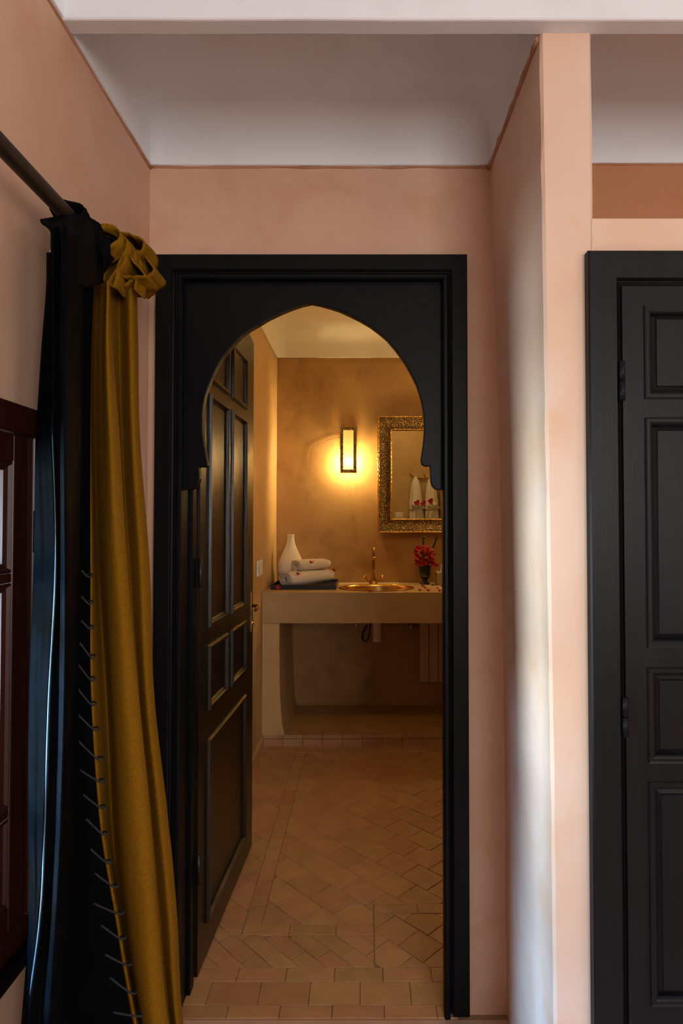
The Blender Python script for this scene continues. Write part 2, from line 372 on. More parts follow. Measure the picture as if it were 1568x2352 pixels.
def diag(x0, x1, y0, y1, t=.112, ox=0, oy=0, ln=.112, notch=None):
    c = cos(pi/4); R = int(3.5/t)
    for i in range(-R, R):
        off = (i*.37 % 1)*ln
        for j in range(-R, R):
            u0, u1 = j*ln+off+G/2, (j+1)*ln+off-G/2; v0, v1 = i*t+G/2, (i+1)*t-G/2
            pl = [(ox+u*c+v*c, oy-u*c+v*c) for u, v in ((u0, v0), (u1, v0), (u1, v1), (u0, v1))]
            if notch and max(p[0] for p in pl) > notch[0] and min(p[1] for p in pl) < notch[1]:
                qs = [clip(pl, x0+G/2, x1-G/2, notch[1]+G/2, y1-G/2), clip(pl, x0+G/2, notch[0]-G/2, y0+G/2, notch[1]-G/2)]
            else: qs = [clip(pl, x0+G/2, x1-G/2, y0+G/2, y1-G/2)]
            for q in qs:
                if q and parea(q) > .0004: tile(q)
def strip_y(x0, x1, y0, y1, ln):
    y = y0
    while y < y1-.01:
        e = min(y+ln, y1); tile([(x0+G/2, y+G/2), (x1-G/2, y+G/2), (x1-G/2, e-G/2), (x0+G/2, e-G/2)]); y = e
def strip_x(y0, y1, x0, x1, ln, off=0):
    x = x0-off
    while x < x1-.01:
        a, e = max(x, x0), min(x+ln, x1)
        if e-a > .01: tile([(a+G/2, y0+G/2), (e-G/2, y0+G/2), (e-G/2, y1-G/2), (a+G/2, y1-G/2)])
        x += ln
SY = 3.84           # front of the raised step
strip_y(-.42, -.36, 2.10, SY-.10, .16)
diag(BX0, -.42, 2.10, SY, .112, .02, 2.1)
strip_x(SY-.10, SY-.04, -.42, BX1, .16)
strip_x(SY-.04, SY, -.42, BX1, .13)
strip_x(2.10, 2.155, -.42, .03, .16); strip_x(2.215, 2.27, .03, BX1, .16)
diag(-.36, BX1, 2.155, SY-.10, .115, -.285, 2.545, .135, notch=(.03, 2.27))
diag(BX0, .03, 1.95, 2.10, .06, 0, 2, .14); diag(.03, BX1, 1.95, 2.215, .11, 0, 2, .11)
strip_x(1.89, 1.95, DX0+.0, BX1, .15); strip_x(1.80, 1.89, DX0-.0, DX1, .15, .07); strip_x(1.754, 1.80, DX0, DX1, .15)
# raised step below the washbasin
STEP = struct(MB().box(BX0, BX1, SY+.012, BY1, -.02, .066).build('floor_step', M['bath'], bevel=.004), 'low raised plaster step under the washbasin counter')
s = MB()
x = BX0+.01
while x < BX1-.02:
    e = min(x+.125, BX1-.004); h = random.uniform(-.001, .001)
    MB().box(x+.001, e-.001, SY+.002+h, SY+.06, .046, .070+h, .003).build('edge_tile', M['tile'], STEP)
    MB().box(x+.001, e-.001, SY+h, SY+.014, -.003, .0445, .002).build('riser_tile', M['tile'], STEP); x = e
# skirting at the left wall of the bathroom
struct(MB().box(BX0-.01, BX0+.018, BY0+.02, SY, -.004, .06, .006).build('baseboard_left', M['bath_side']), 'low plaster skirting along the left bathroom wall')
# ------------------------------------------------------------------ doorway frame and arch
FY = 1.74
fx0, fx1 = XP(352, FY), XP(1075, FY); fz = ZP(583, FY)
def frame_u(name, prof, x0, x1, z0, zt, m, parent, right=None):
    """mitred casing: prof = [(inset, y)] swept up one side, across and down the other"""
    rows = []
    path = [(0, z0, 1, 0), (0, zt, 1, 1), (1, zt, -1, 1), (1, z0, -1, 0)]
    for side, z, sx, top in path:
        rows.append([((x0 if side == 0 else x1)+sx*i, y, z-(i if top else 0)) for i, y in (prof if side == 0 else right or prof)])
    s = MB(); s.grid(rows, True, False, True); return s.build(name, m, parent)
DF = empty('trim_1', (-.15, FY, 0), 'black painted wooden door frame with pointed horseshoe arch', kind='structure')
def casing(name, x0, x1, z0, zt, yf, m, parent, wd, dep=.03):
    prof = [(0, yf+dep+.01), (0, yf+.003), (.003, yf), (wd-.004, yf), (wd, yf+.004), (wd, yf+.012), (wd+.004, yf+.014), (wd+.008, yf+.010), (wd+.013, yf+.010), (wd+.016, yf+.016), (wd+.016, yf+dep+.01)]
    return frame_u(name, prof, x0, x1, z0, zt, m, parent)
casing('casing', fx0, fx1, .014, fz, FY, M['black'], DF, .047, .03)
ix0, ix1, iz = XP(413, FY), XP(1019, FY), ZP(637, FY)
prof = [(-.016, FY+.012), (-.016, FY+.010), (-.012, FY+.008), (-.004, FY+.008), (0, FY+.012), (0, FY+.03), (.0, BY0+.01), (-.02, BY0+.01)]
RB = .027       # the right jamb is rebated behind its front edge
frame_u('jamb', prof, ix0, ix1, .0, iz, M['black'], DF, right=prof[:6]+[(-RB, BY0+.01), (-RB-.006, BY0+.01)])
MB().box(ix1, ix1+RB, FY+.03, FY+.05, 0, iz, .002).build('jamb_edge', M['black'], DF)
# rebate stop strip inside the jamb
frame_u('door_stop', [(0, 1.835), (.010, 1.835), (.010, 1.872), (0, 1.872)], ix0+.0005, ix1-.0005, .001, iz-.0005, M['black'], DF, right=[(-.030, 1.835), (-.018, 1.835), (-.018, 1.872), (-.030, 1.872)])
# back casing on the bathroom side
frame_u('back_casing', [(-.05, BY0+.012), (-.05, BY0+.03), (0, BY0+.03), (0, BY0+.012)], ix0, ix1+RB, .0, iz, M['black'], DF)
AY = 1.775
L_ = [(715, 695), (693, 700), (672, 707), (645, 718), (618, 731), (593, 746), (572, 758), (553, 773), (531, 796), (510, 822), (496, 846), (485, 870), (477, 890), (471, 909), (466.5, 930), (464.5, 952), (464, 977), (465, 1000), (468, 1022), (472, 1043), (476, 1062), (476, 1069), (470, 1073), (458, 1072), (456, 1075), (458, 1088), (458, 1100), (455, 1112), (449, 1120), (440, 1124), (428, 1125)]
R_ = [(1004, 1125), (998, 1122), (992, 1115), (989, 1106), (988, 1095), (987, 1075), (986, 1069), (981, 1071), (975, 1070), (968, 1065), (966, 1056), (969, 1040), (972, 1016), (974, 995), (974, 975), (973, 955), (971, 940), (968, 922), (963, 904), (956, 883), (946, 863), (935, 842), (922, 822), (906, 800), (888, 779), (868, 762), (849, 748), (827, 735), (805, 724), (781, 713), (757, 705), (735, 699)]
def w2(p): q = P(p[0], p[1], AY); return (q.x, q.z)
arch = [w2(p) for p in L_]+[(ix0-.002, w2(L_[-1])[1])]+[(ix0-.002, iz+.002), (ix1+.002, iz+.002)]+[(ix1+.002, w2(R_[0])[1])]+[w2(p) for p in R_]
bm = bmesh.new(); vs = [bm.verts.new((x, AY, z)) for x, z in arch]; f = bm.faces.new(vs)
r = bmesh.ops.extrude_face_region(bm, geom=[f]); bmesh.ops.translate(bm, verts=[g for g in r['geom'] if isinstance(g, bmesh.types.BMVert)], vec=(0, .026, 0))
bmesh.ops.recalc_face_normals(bm, faces=bm.faces)
me = bpy.data.meshes.new('arch_board'); bm.to_mesh(me); bm.free(); me.materials.append(M['black']); o = bpy.data.objects.new('arch_board', me); C.objects.link(o); o.parent = DF; o.matrix_parent_inverse = Matrix.Translation(-DF.location)
m_ = o.modifiers.new('b', 'BEVEL'); m_.width = .002; m_.segments = 2; m_.limit_method = 'ANGLE'

# ------------------------------------------------------------------ open door leaf
def panel_door(parent, W, z0, z1, th, panels, m, leafname='leaf', proud=.008, raised=.02, mold=.018, chamfer=0, local=None):
    """leaf in local coords: u = 0..W along the leaf, z up, n = outward normal. local(u, n, z) -> world"""
    s = MB()
    us = sorted(set([0, W]+[u for p in panels for u in p[:2]])); zs = sorted(set([z0, z1]+[z for p in panels for z in p[2:]]))
    def inside(u, z): return any(a < u < b and c < z < d for a, b, c, d in panels)
    for i in range(len(us)-1):
        for j in range(len(zs)-1):
            uu, zz = (us[i]+us[i+1])/2, (zs[j]+zs[j+1])/2
            n1 = -.012 if inside(uu, zz) else 0
            a, b, c, d = us[i], us[i+1], zs[j], zs[j+1]
            vs = [local(u, n, z) for u in (a, b) for n in (-th, n1) for z in (c, d)]
            if chamfer and i == len(us)-2 and j == len(zs)-2:
                vs[7] = local(b, n1, d-chamfer); vs[5] = local(b, -th, d-chamfer) if False else vs[5]
                vs[5] = local(b, -th, d-chamfer)
            s.add(vs, [(0, 1, 3, 2), (4, 6, 7, 5), (0, 4, 5, 1), (2, 3, 7, 6), (0, 2, 6, 4), (1, 5, 7, 3)])
    lf = s.build(leafname, m, parent)
    for (a, b, c, d) in panels:
        pr = [(-.004, 0), (-.004, .004), (0, proud), (mold*.45, proud), (mold*.75, .001), (mold, -.003), (mold, -.012)]
        rows = [[local(a+i, n, c+i) for i, n in pr], [local(a+i, n, d-i) for i, n in pr], [local(b-i, n, d-i) for i, n in pr], [local(b-i, n, c+i) for i, n in pr]]
        rows.append(rows[0]); MB().grid(rows, False, False).build('moulding', m, lf)
        e = raised+mold
        q = MB(); k = .014
        lo = [local(u, -.0115, z) for u, z in ((a+e-k, c+e-k), (b-e+k, c+e-k), (b-e+k, d-e+k), (a+e-k, d-e+k))]
        h2 = [local(u, -.002, z) for u, z in ((a+e, c+e), (b-e, c+e), (b-e, d-e), (a+e, d-e))]
        h1 = [local(u, -.0055, z) for u, z in ((a+e-.002, c+e-.002), (b-e+.002, c+e-.002), (b-e+.002, d-e+.002), (a+e-.002, d-e+.002))]
        q.add(lo+h1+h2, [(i, (i+1) % 4, 4+(i+1) % 4, 4+i) for i in range(4)]+[(4+i, 4+(i+1) % 4, 8+(i+1) % 4, 8+i) for i in range(4)]+[(8, 9, 10, 11)])
        q.build('raised_panel', m, lf)
    return lf
A0 = Vector((-.5095, 1.885, 0)); A1 = Vector((-.484, 2.64, 0)); du = (A1-A0).normalized(); dn = Vector((du.y, -du.x, 0)); LW = (A1-A0).length
D1 = empty('door_1', A0, 'dark varnished panelled door leaf standing open into the bathroom', kind='structure')
loc1 = lambda u, n, z: A0+du*u+dn*n+Vector((0, 0, z))
pn = [(.085, .315, 1.865, 2.065), (.37, .60, 1.865, 2.065), (.085, .315, 1.065, 1.815), (.37, .60, 1.065, 1.815), (.085, .315, .80, 1.00), (.37, .60, .80, 1.00), (.085, .60, .13, .70)]
lf = panel_door(D1, LW, .018, 2.21, .04, pn, M['dark_wood'], proud=.012, raised=.0, mold=.02, chamfer=.03, local=loc1)
for z in (.3, 1.2, 1.95):
    MB().tube([loc1(-.008, .004, z), loc1(-.008, .004, z+.09)], .006, 10).build('hinge', M['iron'], lf)
h = MB(); h.box(-.001, .004, -.012, .012, -.085, .085, .0015)
hp = h.build('handle_plate', M['old_brass']); hp.matrix_world = Matrix.Translation(loc1(.722, 0, 1.02)) @ Matrix.Rotation(math.atan2(dn.y, dn.x), 4, 'Z'); bpy.context.view_layer.update()
mw = hp.matrix_world.copy(); hp.parent = D1; hp.matrix_parent_inverse = Matrix.Translation(-D1.location); hp.matrix_world = mw
MB().tube([loc1(.722, .0, 1.045), loc1(.722, .028, 1.045), loc1(.715, .034, 1.045), loc1(.69, .034, 1.043), loc1(.655, .032, 1.036)], lambda t: .006+.0018*sin(t*9), 10).build('door_handle', M['old_brass'], D1)
MB().lathe([(0, 0), (.006, 0), (.009, .006), (.007, .012), (0, .014)], (0, 0, 0), 12).build('keyhole_cover', M['brass'], D1).location = loc1(.722, .004, .965)

# ------------------------------------------------------------------ wardrobe
WF = empty('trim_2', (FX0+.5, YP-.02, .2), 'black painted frame around the wardrobe doors', kind='structure')
wx1 = 1.50; yf = YP-.022
prof = [(0, YP+.02), (0, yf+.003), (.003, yf), (.058, yf), (.060, yf+.004), (.061, yf+.010), (.064, yf+.012), (.068, yf+.008), (.071, yf+.010), (.072, yf+.03)]
frame_u('frame', prof, FX0, wx1, .2, FZ, M['wardrobe'], WF)
MB().box(FX0, wx1, yf+.002, YP+.02, .2, .262, .003).build('bottom_rail', M['wardrobe'], WF)
MB().box(FX0+.05, wx1-.05, YP+.045, YP+.05, .24, FZ-.03).build('backing', M['dark'], WF)
lx0 = XP(1433, yf+.004); lw = (wx1-(lx0-FX0)-lx0-.004)/2; lz1 = ZP(657, yf+.004)
Zy = lambda y: ZP(y, yf+.004)
def leaf(name, xa, mirror, label):
    e = empty(name, (xa if not mirror else xa+lw, yf, .262), label, kind='structure')
    loc = (lambda u, n, z: Vector((xa+u, yf+.004-n, z))) if not mirror else (lambda u, n, z: Vector((xa+lw-u, yf+.004-n, z)))
    a = XP(1487, yf+.004)-lx0; b = lw-.055
    pn = [(a, b, Zy(912), Zy(707)), (a, b, Zy(1483), Zy(963)), (a, b, Zy(1748), Zy(1537)), (a, b, Zy(2305), Zy(1800))]
    l_ = panel_door(e, lw, .264, lz1, .028, pn, M['wardrobe'], proud=.0025, raised=.012, mold=.012, local=loc)
    for (za, zb) in ((Zy(921), Zy(832)), (Zy(1690), Zy(1600))):
        MB().tube([loc(-.004, .006, za), loc(-.004, .006, (za+zb)/2-.001)], .0062, 10).tube([loc(-.004, .006, (za+zb)/2+.001), loc(-.004, .006, zb)], .0062, 10).build('hinge', M['wardrobe'], l_)
    return e
leaf('door_2', lx0, False, 'black panelled wardrobe door leaf at the right edge')
leaf('door_3', lx0+lw+.004, True, 'black panelled wardrobe door leaf just beyond the right edge')

# ------------------------------------------------------------------ window in the left wall
WN = empty('window_1', (XL, (WY0+WY1)/2, WZ0), 'red-brown varnished wooden window in the left wall', kind='structure')
cw = .055
def ybar(name, y0, y1, z0, z1, xa, xb, parent, bv=.004, m='mahogany'): return MB().box(xa, xb, y0, y1, z0, z1, bv).build(name, M[m], parent)
wt = 1.612; wb = .64; wy1 = 1.20
fr = ybar('window_frame', WY0-.06, wy1, WZ1-.015, wt, XL-.03, XL+.016, WN)
ybar('window_frame', WY1-.018, wy1, wb, WZ1-.015, XL-.03, XL+.016, WN); ybar('window_frame', WY0-.06, WY0+.02, wb, WZ1-.015, XL-.03, XL+.016, WN)
ybar('window_frame', WY0+.02, WY1-.018, wb, WZ0+.02, XL-.03, XL+.016, WN)
ybar('window_sill', WY0-.08, 1.21, wb-.03, wb, XL-.03, XL+.03, WN, m='black')
ym = (WY0+WY1)/2
for (a, b) in ((WY0+.022, ym-.001), (ym+.001, WY1-.02)):
    e0, e1 = WZ0+.022, WZ1-.017; st = .052
    sx0, sx1 = XL-.028, XL+.008
    s = MB(); s.box(sx0, sx1, a, a+st, e0, e1, .003); s.box(sx0, sx1, b-st, b, e0, e1, .003)
    s.box(sx0, sx1, a+st, b-st, e0, e0+.045, .003); s.box(sx0, sx1, a+st, b-st, e1-.05, e1, .003)
    sash = s.build('sash', M['mahogany'], WN)
    mz = [1.302, .89]
    for z in mz: MB().box(sx0, sx1-.002, a+st, b-st, z-.009, z+.009, .003).build('muntin', M['mahogany'], sash)
    lv = [e0+.045, mz[1], mz[0], e1-.05]
    for k in range(3):
        za, zb = lv[k]+(.009 if k else 0), lv[k+1]-(.009 if k < 2 else 0)
        pr = [(0, sx1-.003), (.005, sx1-.001), (.009, sx1-.006), (.016, sx1-.010), (.016, sx0+.008)]
        ya, yb = a+st, b-st
        rows = [[(x, ya+i, za+i) for i, x in pr], [(x, ya+i, zb-i) for i, x in pr], [(x, yb-i, zb-i) for i, x in pr], [(x, yb-i, za+i) for i, x in pr]]; rows.append(rows[0])
        MB().grid(rows, False, False).build('glazing_bead', M['mahogany'], sash)
        MB().box(sx0+.008, sx0+.011, ya+.004, yb-.004, za+.004, zb-.004).build('pane', M['glass'], sash)
for (za, zb) in ((ZP(1270, 1.12), ZP(1173, 1.12)), (ZP(2010, 1.12), ZP(1930, 1.12))):
    MB().tube([(XL+.020, WY1-.018, za), (XL+.020, WY1-.018, zb)], .006, 10).build('hinge', M['iron'], WN)

# ------------------------------------------------------------------ curtain rod and curtains
RX, RZ = -.562, ZP(332+0, 838*0+.938)
RZ = EYE+.582
rod = MB().tube([(RX, -.6+k*.1, RZ+.0015*sin(k)) for k in range(22)], .0145, 16).build('curtain_rod', M['rod'])
tag(rod, 'round dark brown curtain rod running along the left wall', 'curtain rod')
for yy in (-.4, 1.485):
    MB().tube([(XL-.004, yy, RZ), (RX, yy, RZ)], .008, 10).tube([(RX, yy-.012, RZ), (RX, yy+.012, RZ)], .019, 14).build('rod_bracket', M['rod'], rod)
ROWS = [640, 800, 1000, 1300, 1600, 1900, 2100, 2352, 2640]
def lerp(tab, y):
    ks = ROWS
    if y <= ks[0]: return tab[0]
    for i in range(len(ks)-1):
        if y <= ks[i+1]:
            u = (y-ks[i])/(ks[i+1]-ks[i])
            p0, p1, p2, p3 = tab[max(i-1, 0)], tab[i], tab[i+1], tab[min(i+2, len(tab)-1)]
            m1 = (p2-p0)/2; m2 = (p3-p1)/2
            return (2*u**3-3*u*u+1)*p1+(u**3-2*u*u+u)*m1+(-2*u**3+3*u*u)*p2+(u**3-u*u)*m2
    return tab[-1]
def drape(cols, ytop, ybot, ncol, nrow, ripple=0, rfreq=6, seed=0, topY=0):
    rows = []
    for i in range(nrow):
        y = ytop+(ybot-ytop)*i/(nrow-1)
        ctr = [(lerp(px, y), Y+(dY*(y-640)/2000)) for px, Y, dY in cols]
        line = catmull(ctr, ncol)
        fade = max(0, 1-(y-ytop)/700)
        row = []
        for j, (px, Y) in enumerate(line):
            t = j/(ncol-1)
            Yr = Y+ripple*fade*sin(t*rfreq*2*pi+seed+y*.002)+.0025*noise.noise(Vector((t*7, y*.004, seed)))
            row.append(P(px, y, Yr))
        rows.append(row)
    return rows
# mustard curtain, (px per row), depth, change of depth downwards
ycols = [([190, 190, 190, 192, 198, 216, 246, 290, 345], 1.34, 0),
         ([200, 199, 199, 202, 205, 226, 258, 302, 356], 1.275, -.02),
         ([208, 206, 206, 209, 212, 234, 268, 312, 368], 1.235, -.02),
         ([222, 216, 214, 226, 244, 258, 280, 322, 378], 1.30, .0),
         ([238, 232, 236, 246, 262, 280, 300, 332, 386], 1.245, -.02),
         ([247, 246, 256, 272, 292, 318, 338, 358, 410], 1.228, -.02),
         ([250, 258, 273, 291, 317, 345, 361, 386, 436], 1.262, -.02),
         ([247, 254, 268, 286, 311, 338, 354, 380, 430], 1.36, -.02),
         ([268, 272, 280, 298, 320, 348, 366, 392, 440], 1.40, -.02),
         ([292, 296, 303, 322, 337, 368, 388, 406, 452], 1.372, -.02),
         ([309, 313, 317, 339, 350, 383, 402, 417, 462], 1.40, -.02),
         ([313, 316, 320, 342, 353, 386, 405, 419, 464], 1.45, -.02),
         ([305, 309, 314, 335, 347, 378, 397, 410, 455], 1.52, -.02)]
CUR = empty('curtain', (RX, 1.35, 0), 'mustard yellow velvet curtain gathered beside the doorway', 'curtain')
MB().grid(drape(ycols, 645, 2650, 150, 120, .016, 5.5, 1.2)).build('drape', M['mustard'], CUR, recalc=False, solid=.003)
def ribbon(name, path, Yf, depth, m, parent, n=90, lean=(0, 0, 0), th=.0035, flare=0):
    pts = catmull([(p[0], p[1], (p[2] if len(p) > 2 else 0)) for p in path], n)
    rows = []
    for k in range(7):
        t = k/6
        row = []
        for q in pts:
            p = P(q[0], q[1], Yf+q[2])
            row.append(p+Vector((lean[0]*t, depth*t, lean[2]*t))+Vector((.004*noise.noise(Vector((q[0]*.05, t*2, 0))), 0, .006*noise.noise(Vector((q[0]*.05, t*2, 5))))))
        rows.append(row)
    return MB().grid(rows).build(name, m, parent, recalc=False, solid=th)
ribbon('header_ruffle', [(214, 655), (232, 640), (242, 600), (240, 560), (250, 553), (268, 568), (284, 588), (276, 612), (256, 632), (250, 648), (258, 656), (266, 640), (268, 620), (276, 596), (286, 572), (289, 552), (282, 542), (274, 545), (273, 562), (279, 580)], 1.30, .09, M['mustard'], CUR)
ribbon('header_ruffle', [(276, 582), (276, 618, .0), (280, 632), (296, 634), (318, 634), (330, 630), (318, 612), (302, 594), (290, 580)], 1.325, .09, M['mustard'], CUR, lean=(0, 0, .0))
ribbon('header_ruffle', [(232, 540), (238, 534), (250, 540), (262, 556), (278, 546), (276, 536), (286, 534), (308, 541), (326, 549), (328, 560), (324, 574), (314, 580), (300, 572)], 1.36, .10, M['mustard'], CUR)
ribbon('header_ruffle', [(300, 572), (322, 578), (338, 596), (351, 612), (351, 622), (338, 634), (322, 648), (312, 656), (308, 644), (316, 634)], 1.385, .08, M['mustard'], CUR)
ribbon('header_ruffle', [(262, 640), (272, 652), (286, 652), (304, 640), (314, 634), (312, 650), (311, 664)], 1.335, .06, M['mustard'], CUR)
# black curtain
KB = empty('curtain', (RX, 1.08, 0), 'black curtain with slate lining hanging next to the window', 'curtain')
bcols = [([118, 121, 121, 127, 112, 102, 92, 60, 40], 1.046, -.06),
         ([122, 123, 123, 130, 116, 106, 97, 66, 46], 1.040, -.06),
         ([134, 133, 138, 138, 134, 126, 112, 92, 72], 1.044, -.05),
         ([150, 148, 148, 150, 148, 140, 130, 114, 102], 1.018, -.03),
         ([166, 160, 165, 163, 158, 154, 146, 140, 130], 1.055, -.03),
         ([185, 180, 182, 178, 172, 172, 172, 180, 200], 1.14, -.02),
         ([200, 198, 194, 190, 186, 196, 212, 240, 290], 1.19, 0),
         ([214, 208, 206, 206, 208, 228, 262, 304, 360], 1.222, -.01)]
MB().grid(drape(bcols, 520, 2650, 90, 100, .006, 3.5, .4)).build('drape', M['satin'], KB, recalc=False, solid=.003)
lcols = [([108, 96, 84, 78, 68, 66, 68, 50, 30], 1.09, -.05),
         ([112, 100, 87, 82, 74, 72, 76, 54, 36], 1.055, -.05),
         ([114, 110, 102, 104, 92, 88, 84, 58, 38], 1.045, -.05),
         ([118, 120, 119, 126, 110, 100, 89, 60, 40], 1.038, -.06)]
MB().grid(drape(lcols, 580, 2650, 30, 90)).build('lining', M['lining'], KB, recalc=False, solid=.002)
def seam(y): return P(lerp(bcols[0][0], y)+.5, y, bcols[0][1]+bcols[0][2]*(y-640)/2000-.007)
MB().tube([seam(960+k*25) for k in range(54)], .0016, 8).build('painted_seam_light', M['painted_seam_light'], KB)  # pale blue tube: window light along the curtain seam, put into its colour
rows = []
for k in range(34):
    t = k/33; y = 1.265+t*.235
    rows.append([(RX+.010+(.034+.008*sin(t*40+1.5*sin(2*pi*j/28)))*cos(2*pi*j/28), y+.008*sin(2*pi*j/14+t*6), RZ+.012+(.030+.008*sin(t*33+j*.4))*sin(2*pi*j/28)) for j in range(28)])
MB().grid(rows, True).build('header_sleeve', M['mustard'], CUR, solid=.003)
# black header: sleeve around the rod, flap and tag
rows = []
for k in range(34):
    t = k/33; y = 1.135+t*.16
    row = []
    for j in range(28):
        a = 2*pi*j/28
        r = .022+.006*sin(t*34+1.5*sin(a))+.004*sin(3*a+t*20)
        fl = (.012+.012*max(0, sin(a*1)))*(1 if t < .12 else .5)
        row.append((RX+(r+.003)*cos(a), y+.008*sin(a*2+t*6), RZ+(r)*sin(a)-(.02*(-sin(a)) if sin(a) < 0 else 0)))
    rows.append(row)
MB().grid(rows, True).build('header_sleeve', M['black_cloth'], KB, solid=.003)
def patch(name, pts4, Ys, m, parent, th=.004):
    """pts4: rows of pixel points, Ys: rows of depths"""
    g = [catmull([(*p, Yv) for p, Yv in zip(r, yr)], 24) for r, yr in zip(pts4, Ys)]
    cols = [catmull([g[i][j] for i in range(len(g))], 16) for j in range(24)]
    rows = [[P(cols[j][i][0], cols[j][i][1], cols[j][i][2]) for j in range(24)] for i in range(16)]
    return MB().grid(rows).build(name, m, parent, recalc=False, solid=th)
patch('header_flap', [[(92, 506), (126, 500), (150, 494), (182, 490), (214, 514)],
                      [(96, 512), (122, 516), (150, 516), (190, 530), (224, 560)],
                      [(112, 522), (128, 545), (160, 570), (200, 590), (228, 600)],
                      [(122, 530), (128, 590), (160, 640), (200, 660), (236, 650)]],
      [[1.07, 1.09, 1.12, 1.15, 1.19], [1.06, 1.07, 1.09, 1.13, 1.19], [1.05, 1.05, 1.08, 1.13, 1.2], [1.05, 1.05, 1.08, 1.15, 1.21]], M['black_cloth'], KB)
patch('header_flap', [[(206, 505), (216, 518), (230, 527), (238, 548)], [(212, 530), (222, 560), (236, 580), (240, 600)], [(212, 560), (226, 600), (236, 620), (234, 640)]],
      [[1.2]*4, [1.19]*4, [1.2]*4], M['black_cloth'], KB)
patch('white_facing', [[(121, 548), (126, 548)], [(114, 584), (128, 584)], [(113, 600), (128, 600)]], [[1.075]*2]*3, M['scrap'], KB, .002)
LOOPS = [(187, 1310, 207, 1326), (187, 1370, 209, 1388), (186, 1425, 211, 1445), (182, 1475, 216, 1512), (179, 1525, 214, 1563), (177, 1580, 216, 1620), (178, 1640, 223, 1678), (178, 1700, 232, 1746), (183, 1768, 236, 1797), (191, 1825, 238, 1857), (197, 1880, 243, 1918), (208, 1950, 251, 1983), (217, 2005, 268, 2038), (215, 2075, 280, 2100), (232, 2125, 284, 2158), (241, 2192, 298, 2218), (252, 2245, 309, 2283), (260, 2325, 322, 2335)]
for (a, b, c, d) in LOOPS:
    Yl = 1.165
    pts = catmull([(a, b), (a+(c-a)*.5-2, b+(d-b)*.55), (c-6, d-1), (c+4, d-3), (c+2, d-8), (c-7, d-7)], 16)
    MB().tube([P(x, y, Yl+.03*(k/15)) for k, (x, y) in enumerate(pts)], .0019, 6).build('lacing_loop', M['cord'], KB)

# ------------------------------------------------------------------ washbasin counter
CY0 = SY; CZ = EYE-(1360.5-1200)/F*CY0; CZB = ZP(1431.5, CY0); CZ = ZP(1361, CY0)
scx, scy, srx, sry = .078, 4.105, .250, .205
CT = empty('vanity_counter', (0, CY0, 0), 'thick ochre plaster washbasin counter on a side pier', 'counter')
s = MB(); n = 64
a0, a1, b0, b1 = BX0+.004, BX1-.004, CY0, BY1-.004
ell = [(scx+srx*cos(2*pi*k/n), scy+sry*sin(2*pi*k/n)) for k in range(n)]
out = []
for x, y in ell:
    dx, dy = x-scx, y-scy
    t = min((a1-scx)/dx if dx > 1e-9 else 1e9, (a0-scx)/dx if dx < -1e-9 else 1e9, (b1-scy)/dy if dy > 1e-9 else 1e9, (b0-scy)/dy if dy < -1e-9 else 1e9)
    out.append((scx+dx*t, scy+dy*t))
vs = [(x, y, CZ) for x, y in ell]+[(x, y, CZ) for x, y in out]
s.add(vs, [(i, (i+1) % n, n+(i+1) % n, n+i) for i in range(n)])
cs = [(a0, b0), (a1, b0), (a1, b1), (a0, b1)]
for (cx_, cy_) in cs:   # corner fillers
    k = min(range(n), key=lambda i: abs(math.atan2(ell[i][1]-scy, ell[i][0]-scx)-math.atan2(cy_-scy, cx_-scx)))
    for k2 in (k-1, k, k+1):
        p, q = out[k2 % n], out[(k2+1) % n]
        if abs(p[0]-q[0]) > 1e-4 and abs(p[1]-q[1]) > 1e-4: s.add([(*p, CZ), (*q, CZ), (cx_, cy_, CZ)], [(0, 1, 2)])
s.add([(x, y, CZ) for x, y in ell]+[(x, y, CZB+.02) for x, y in ell], [(i, (i+1) % n, n+(i+1) % n, n+i) for i in range(n)])
s.box(a0, a1, b0, b0+.05, CZB, CZ-.0002); s.box(a0, a0+.05, b0+.05, b1, CZB, CZ-.0002)
s.add([(a0, b0, CZB), (a1, b0, CZB), (a1, b1, CZB), (a0, b1, CZB)], [(0, 1, 2, 3)])
s.build('countertop', M['counter'], CT)
pr_ = [(-.64, -.538), (-.64, -.538), (-.64, -.532), (-.638, -.52), (-.64, -.503)]; zz = [CZB-.002, .6, .3, .14, .068]
rows = [[(BX0+.004, CY0+.006, z), (b-.004, CY0+.006, z), (b, CY0+.010, z), (b+.008, BY1-.004, z), (BX0+.004, BY1-.004, z)] for (a, b), z in zip(pr_, zz)]
MB().grid(rows, True, False, True).build('support_pier', M['bath_side'], CT)
# brass basin set in the counter
BS = MB(); prof = [(1.03, .0035), (1.03, .0055), (1.0, .006), (.975, .003), (.96, -.012), (.92, -.05), (.83, -.095), (.66, -.125), (.4, -.14), (.12, -.145), (.0, -.145)]
rows = [[(scx+srx*.97*r*cos(2*pi*j/64), scy+sry*.97*r*sin(2*pi*j/64), CZ+z) for j in range(64)] for r, z in prof]
bz = BS.grid(rows, True).build('washbasin', M['brass'], solid=.002, recalc=False)
tag(bz, 'shiny oval hammered brass washbasin sunk into the counter', 'sink')
MB().lathe([(0, .004), (.02, .004), (.022, 0), (0, 0)], (scx, scy, CZ-.143), 20).build('drain', M['old_brass'], bz)
for k in range(5): MB().lathe([(0, .002), (.004, .002), (.004, 0), (0, 0)], (scx-.012+k*.011, scy-.19+.0, CZ-.02), 8).build('overflow_hole', M['dark'], bz)
